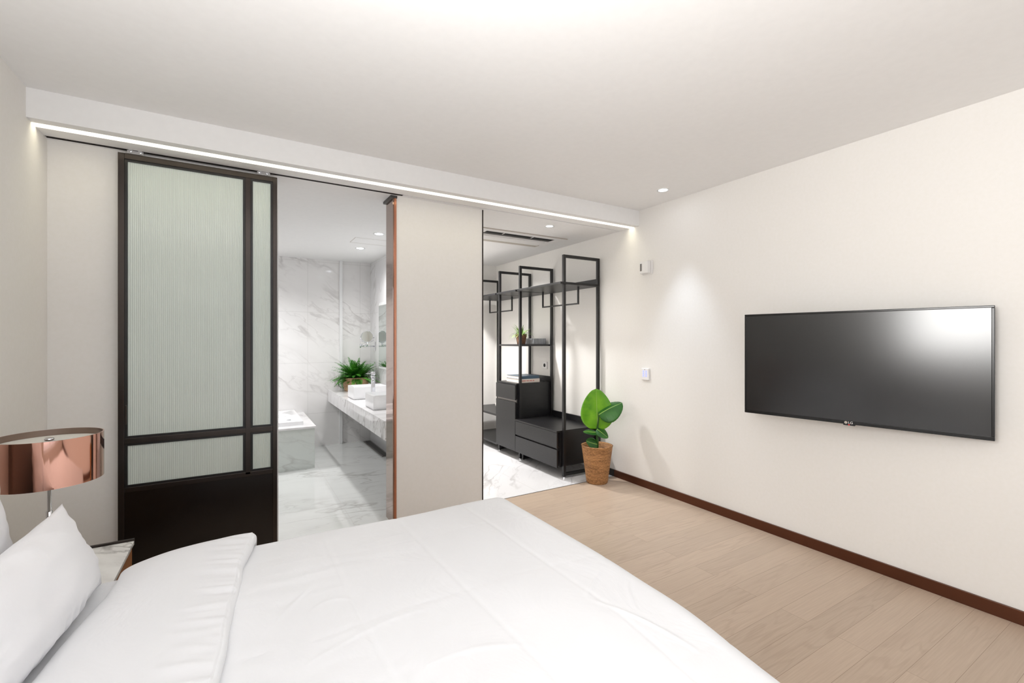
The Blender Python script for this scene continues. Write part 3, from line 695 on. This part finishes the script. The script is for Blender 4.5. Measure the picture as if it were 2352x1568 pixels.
# fern
fc = V((1.19, 5.55, .668))
t = thing('potted_fern', fc, 'bushy green fern in a woven jute basket at the back of the counter', 'plant')
basket(tuple(fc), .128, .14, .15, M['jute'], t, bulge=.006)
MB().lathe([(.001, 0), (.125, 0)], (fc.x, fc.y, fc.z+.125), 32).build('soil', M['soil'], t)
mb = MB()
def frond(base, ang, length, lift, droop, w):
    p = V(base); d = V((math.cos(ang), math.sin(ang), 0)); side = V((-math.sin(ang), math.cos(ang), 0)); el = lift; n = 22
    for i in range(n):
        u = i/n; dirv = d*math.cos(el)+V((0, 0, math.sin(el))); q = p+dirv*length/n
        q.x = min(q.x, 1.42); q.y = min(q.y, 5.845)
        if q.z < .70 and math.hypot(q.x-fc.x, q.y-fc.y) < .4: q.z = max(q.z, .68)
        up = dirv.cross(side).normalized()
        a, b_ = mb.bm.verts.new(p+side*.0012), mb.bm.verts.new(p-side*.0012); c_, e_ = mb.bm.verts.new(q-side*.0012), mb.bm.verts.new(q+side*.0012)
        mb.bm.faces.new((a, b_, c_, e_))
        wl = w*math.sin(PI*(.12+.86*u))**.7
        if u > .08:
            for sg in (-1, 1):
                tip = p + side*sg*wl + dirv*wl*.35 - V((0, 0, 1))*wl*.18 + V((random.uniform(-1, 1), random.uniform(-1, 1), random.uniform(-1, 1)))*.003
                tip.x = min(tip.x, 1.425); tip.y = min(tip.y, 5.85)
                pr = (q-p)*1.1; mid = (p+tip)/2
                v0 = mb.bm.verts.new(p); v1 = mb.bm.verts.new(mid+pr*.55); v2 = mb.bm.verts.new(tip); v3 = mb.bm.verts.new(mid-pr*.35)
                mb.bm.faces.new((v0, v1, v2, v3))
        p = q; el -= droop/n
for i in range(210):
    a = random.uniform(0, 2*PI); k = random.random()
    frond(fc+V((.05*k*math.cos(a), .05*k*math.sin(a), .13)), a, random.uniform(.17, .31), random.uniform(.25, 1.5), random.uniform(.5, 1.5), random.uniform(.026, .038))
for i in range(5):
    a = random.uniform(2.6, 3.9); frond(fc+V((.12*math.cos(a), .12*math.sin(a), .15)), a, .2, .3, 3.3, .018)
mb.build('fronds', M['fern'], t)

# ------------------------------------------------------------------ bed
BX0, BX1, BY0, BY1 = -.72, 1.07, .30, 1.955
t = thing('bed', (.2, 1.13, 0), 'wide bed with a white fitted sheet, its head against the left wall', 'bed')
MB().box(-.72, 1.05, .32, 1.94, .03, .24, .01).build('base', M['basewood'], t)
def sq(u, v):
    return None
mb = MB().box(BX0, BX1, BY0, BY1, .24, .492, .035, 4); mb.build('mattress', M['linen'], t, smooth=True, auto=50)
MB().box(-.80, -.725, .25, 2.0, .02, .98, .012, 3).build('headboard', M['headb'], t)

def smooth(a, b, x):
    x = min(1, max(0, (x-a)/(b-a))); return x*x*(3-2*x)
creases = [  # (x0,y0,x1,y1,height,width) creases and quilting seams
 ((1.00, .72), (.96, .86), (.86, 1.02), .0050, .007), ((.86, 1.02), (.93, 1.08), (1.02, 1.13), .0040, .008),
 ((.96, .92), (1.0, 1.0), (1.06, 1.05), .004, .006), ((.08, 1.12), (.3, 1.22), (.46, 1.2), .0035, .007),
 ((.16, 1.35), (.24, 1.43), (.30, 1.33), .003, .007), ((.32, .98), (.5, 1.02), (.62, .92), .0035, .007),
 ((.05, 1.3), (.12, 1.42), (.22, 1.52), .003, .006), ((.3, 1.65), (.45, 1.75), (.6, 1.74), .002, .006)]
segs = []
for a, m_, b_, h, w in creases:
    a, m_, b_ = V(a+(0,)), V(m_+(0,)), V(b_+(0,)); pp = [(1-k/6)**2*a+2*(1-k/6)*(k/6)*m_+(k/6)**2*b_ for k in range(7)]
    for k, (p, q) in enumerate(zip(pp, pp[1:])): segs.append((p.x, p.y, q.x-p.x, q.y-p.y, h*.7, w*1.1, k))
def top(x, y):
    z = .508
    z += .020*smooth(1.10, .7, x)*smooth(2.0, 1.6, y)                          # loft
    z += .014*noise.noise((x*1.7+3, y*1.7, .3)) + .006*noise.noise((x*4.2, y*4.2, 1.3))
    z += .0022*noise.noise((x*9, y*26, 4.1))*smooth(.9, .1, x)                # small stretch folds by the turn-back
    for yy in (.72, 1.22, 1.66):                                              # quilting seams along the bed
        yo = yy+.012*math.sin(x*3+yy*5); z -= .0010*math.exp(-((y-yo)/.010)**2)
    for xx in (.29, .59, .893):
        xo = xx+.012*math.sin(y*3); z -= .0016*math.exp(-((x-xo)/.009)**2)
    cr_ = 0
    for (px, py, dx, dy, h, w, k) in segs:
        if abs(x-px) > .2 or abs(y-py) > .2: continue
        tt = max(0, min(1, ((x-px)*dx+(y-py)*dy)/(dx*dx+dy*dy))); dd = (x-px-dx*tt)**2+(y-py-dy*tt)**2
        if dd < 9*w*w: cr_ = max(cr_, h*math.exp(-dd/w/w)*max(0, math.sin(PI*(k+tt)/6))**.7)
    return z+cr_
EX, E0, E1 = 1.065, .36, 1.915
def drape(sx, sy, ztop, r=.10, out0=0.0):
    ax_ = max(0, sx-EX); byf = max(0, sy-E1); byn = max(0, E0-sy); by = byf-byn
    d = math.hypot(ax_, by)
    x, y = min(sx, EX), min(max(sy, E0), E1)
    x -= .085*smooth(1.0, .35, sy)*smooth(.6, 1.06, x)
    if d < 1e-7: return V((x, y, ztop))
    ux, uy = ax_/d, by/d; q = r*PI/2
    if d < q: o_, dr = r*math.sin(d/r), r*(1-math.cos(d/r))
    else: o_, dr = r + .04*(d-q), r+(d-q)
    if dr > .05: o_ += .012*noise.noise((x*5+uy*3, y*5+ux*3, 2.2))*min(1, (dr-.05)/.1)
    o_ += out0*min(1, d/.05)
    return V((x+ux*o_, y+uy*o_, ztop-dr))
nu, nv = 420, 420
SX0, SX1, SY0, SY1 = -.2, EX+.46, E0-.40, E1+.40
mb = MB()
def fd(u, v):
    sx, sy = SX0+(SX1-SX0)*u, SY0+(SY1-SY0)*v
    x, y = min(sx, EX+.1), min(max(sy, E0-.1), E1+.1)
    # foot hem bows slightly outwards with cloth weight
    return drape(sx, sy, top(x, y) )
mb.grid(fd, nu, nv)
duvet = mb.build('duvet', M['linen'], smooth=True)
tag(duvet, 'smooth white duvet spread over the bed, with its top edge folded back', 'duvet')
md = duvet.modifiers.new('thick', 'SOLIDIFY'); md.thickness = .012; md.offset = -1
# turned-back flap
def interp(x, tab):
    if x <= tab[0][0]: return tab[0][1]
    for (a, b), (c, d) in zip(tab, tab[1:]):
        if x <= c: return b+(d-b)*(x-a)/(c-a)
    return tab[-1][1]
FX0, FX1 = -.335, .045
def fl(u, v):
    sy = SY0+.02+(SY1-SY0-.04)*v
    seam = interp(sy, [(.0, -.12), (.8, -.085), (1.175, -.047), (1.255, -.040), (1.334, -.034), (1.473, -.022), (1.544, -.012), (1.723, .002), (1.935, .046), (2.4, .06)]) + .004*noise.noise((sy*9, 0, 0))
    head = interp(sy, [(0, -.44), (1.1, -.43), (1.433, -.392), (1.525, -.384), (1.61, -.371), (1.762, -.34), (1.867, -.33), (2.4, -.33)]) + .006*noise.noise((sy*4, 3, 0)) + .05*smooth(1.93, 2.1, sy)
    th = .040
    if u < .12:      # roll at the seam side from underneath
        a = u/.12*PI; x = seam + .014*math.sin(a); hz = -.004 + th*.5*(1-math.cos(a))*.95
    else:
        w = (u-.12)/.88; x = seam + (head-seam)*w
        dist = (x-head)
        hz = th*(.95+.10*math.sin(w*PI)) * math.sqrt(max(0, 1-(1-min(1, dist/.17))**2.2))
        if w > .999: hz = -.004
    pk = smooth(.16, 0, abs(x-seam))                                         # puckers along the seam
    hz += pk*.009*noise.noise((sy*38+x*14, x*6, 7.7)) * (1 if u > .1 else .3)
    hz += .006*noise.noise((x*3, sy*3, 5.5))*smooth(0, .1, (x-head))
    hz += .010*smooth(.3, 0, abs(x-seam))*noise.noise((sy*7+x*9, x*3, 9.1))*smooth(1.5, 1.0, sy)
    bz = .492 + (.030*smooth(-.02, .06, x))
    bz = .503 + .014*smooth(-.3, .0, x)
    yy = min(max(sy, E0-.1), E1+.1)
    return drape(x, sy, bz+hz, .10, .012)
mb = MB().grid(fl, 140, 300); flap = mb.build('turned_back_flap', M['linen'], duvet, smooth=True)
flap['label'] = 'duvet top folded back with puckered seam'

# pillows
def pillow(name, center, w, h, T, lean, yaw, label, seed, roll=0):
    def side(sg):
        def f(u, v):
            a, b_ = 2*u-1, 2*v-1
            px = w/2*a*(1-.035*(1-abs(b_)**2.2)) ; pz = h/2*b_*(1-.07*(1-abs(a)**2.2))
            cor = (abs(a)*abs(b_))**5; px *= 1+.02*cor; pz *= 1+.03*cor
            e = (1-abs(a)**2.4)**.62*(1-abs(b_)**2.4)**.62
            th = T/2*e*(1-.10*b_)
            ed = smooth(.55, .93, max(abs(a), abs(b_)))*e**.6*1.3
            th += ed*.012*noise.noise((a*4+seed, b_*5, sg)) + .006*noise.noise((a*2.5+seed, b_*2.5, sg))*e
            th += .008*smooth(-.55, -.95, b_)*noise.noise((a*16+seed, b_*1.5, 1))*e**.4*2.6
            return V((px, sg*th, pz))
        return f
    mb = MB(); mb.grid(side(-1), 90, 60); mb.grid(side(1), 90, 60)
    bmesh.ops.remove_doubles(mb.bm, verts=mb.bm.verts, dist=.0004)
    # local: x width, y thickness, z height ; width runs along world Y
    R = Matrix.Translation(center) @ Matrix.Rotation(yaw, 4, 'Z') @ Matrix.Rotation(PI/2, 4, 'Z') @ Matrix.Rotation(lean, 4, 'X') @ Matrix.Rotation(roll, 4, 'Y')
    bmesh.ops.transform(mb.bm, matrix=R, verts=mb.bm.verts)
    o = mb.build(name, M['linen_p'], smooth=True); return tag(o, label, 'pillow', 'white pillows at the head of the bed')
pillow('pillow', (-.458, 1.60, .620), .70, .28, .165, -.34, -.09, 'front white pillow, propped upright nearest the folded duvet', 2.0)
pillow('pillow', (-.590, 1.55, .705), .74, .44, .13, -.12, 0, 'rear white pillow, standing behind the front pillow', 5.0)

# ------------------------------------------------------------------ nightstand and lamp
t = thing('nightstand', (-.57, 2.22, 0), 'bedside table with white marble top and brown wood side', 'nightstand')
nx0, nx1, ny0, ny1, nz = -.80, -.362, 2.005, 2.385, .452
MB().box(nx0, nx1-.006, ny0+.004, ny1-.004, .06, nz-.018, .002).build('body', M['walnut'], t)
MB().box(nx0, nx1, ny0, ny1, nz-.016, nz, .002).build('marble_top', M['mb_night'], t)
MB().box(nx0, nx1, ny1, ny1+.012, nz-.018, nz+.008, .001).build('back_edge', M['bronze'], t)
MB().box(nx0+.04, nx1-.04, ny0+.04, ny1-.04, 0, .06).build('plinth', M['bronze'], t)
lx, ly = -.565, 2.20
t = thing('table_lamp', (lx, ly, nz), 'table lamp with a mirrored copper drum shade on a chrome stem, on the nightstand', 'lamp')
MB().lathe([(.001, .0), (.075, .0), (.078, .004), (.078, .012), (.07, .016), (.012, .018)], (lx, ly, nz), 40).build('base', M['chrome'], t, smooth=True)
MB().lathe([(.0085, .016), (.0085, .22), (.0055, .222), (.0055, .41)], (lx, ly, nz), 20).build('pole', M['chrome'], t, smooth=True)
zt_, zb_ = .937, .778; R_ = .1435
sh = MB().lathe([(R_-.0035, zb_), (R_, zb_), (R_, zb_+.004), (R_, (zb_+zt_)/2), (R_, zt_-.004), (R_, zt_), (R_-.0035, zt_)], (lx, ly, 0), 96).build('lamp_shade', M['copper'], t, smooth=True, auto=50)
MB().lathe([(R_-.0036, zb_), (R_-.0036, zt_)], (lx, ly, 0), 96).build('shade_lining', M['copper_in'], sh, smooth=True)
MB().lathe([(.001, zt_-.022), (R_-.006, zt_-.022), (R_-.006, zt_-.026)], (lx, ly, 0), 64).build('top_diffuser', M['diffuser'], t)
MB().lathe([(.001, zb_+.006), (R_-.006, zb_+.006)], (lx, ly, 0), 64).build('bottom_diffuser', M['diffuser'], t)
MB().lathe([(.001, zt_-.010), (.012, zt_-.010), (.013, zt_-.013), (.013, zt_-.022)], (lx, ly, 0), 24).build('finial', M['chrome'], t, smooth=True)

# ------------------------------------------------------------------ unseen windows, added to light the room
def frame_win(name, axis, c, a0, a1, z0, z1, n):
    mb = MB(); w = .02
    def bx(u0, u1, zz0, zz1):
        if axis == 'X': mb.box(c-.02, c+.02, u0, u1, zz0, zz1)
        else: mb.box(u0, u1, c-.03, c+.03, zz0, zz1)
    bx(a0, a1, z0, z0+w); bx(a0, a1, z1-w, z1)
    for k in range(n+1):
        u = a0+(a1-a0-w)*k/n; bx(u, u+w, z0+w, z1-w)
    struct(name, mb, M['trimw'])
frame_win('rear_fill_window', 'Y', YR-.08, -.3, 2.6, .15, 2.25, 3)  # unseen rear window, added to light the room frontally
frame_win('tv_glow_window', 'X', XL-.08, -.20, .80, 1.14, 2.16, 1)  # invented window in the left wall, reflected as the screen highlight

def area(name, loc, rot, sx, sy, power, col=(1, 1, 1)):
    l = bpy.data.lights.new(name, 'AREA'); l.shape = 'RECTANGLE'; l.size = sx; l.size_y = sy; l.energy = power; l.color = col
    o = bpy.data.objects.new(name, l); COL.objects.link(o); o.location = loc; o.rotation_euler = rot
    return o
area('rear_fill', (1.15, YR-.2, 1.25), (PI/2, 0, 0), 2.8, 2.1, 7, (1, .96, .93))  # added fill light outside the rear opening
dl = area('tv_glow_fill', (XL-.16, .30, 1.65), (0, -PI/2, 0), 1.02, 1.0, 15, (1, .98, .95))  # added light in the invented left opening, makes the bright screen gradient

dl.data.spread = math.radians(95)
area('ceiling_fill', (.0, .35, 1.42), (PI, 0, 0), .9, .9, 31, (1, .99, .985))  # added fill light in mid-air without a lamp, brightens the ceiling
w = bpy.data.worlds.new('World'); SC.world = w; w.use_nodes = True
w.node_tree.nodes['Background'].inputs[0].default_value = (.85, .92, 1, 1); w.node_tree.nodes['Background'].inputs[1].default_value = 1.0

# ------------------------------------------------------------------ camera
cam = bpy.data.cameras.new('Camera'); co = bpy.data.objects.new('Camera', cam); COL.objects.link(co)
co.location = (0, 0, 1.2735); co.rotation_euler = (PI/2, 0, -math.radians(30.97))
cam.sensor_width = 36; cam.lens = 36*1049/2352; cam.shift_y = -6/2352; cam.clip_start = .02
SC.camera = co
SC.view_settings.view_transform = 'Standard'; SC.view_settings.look = 'None'
SC.view_settings.gamma = 1; SC.view_settings.use_curve_mapping = False
SC.view_settings.exposure = 0.22
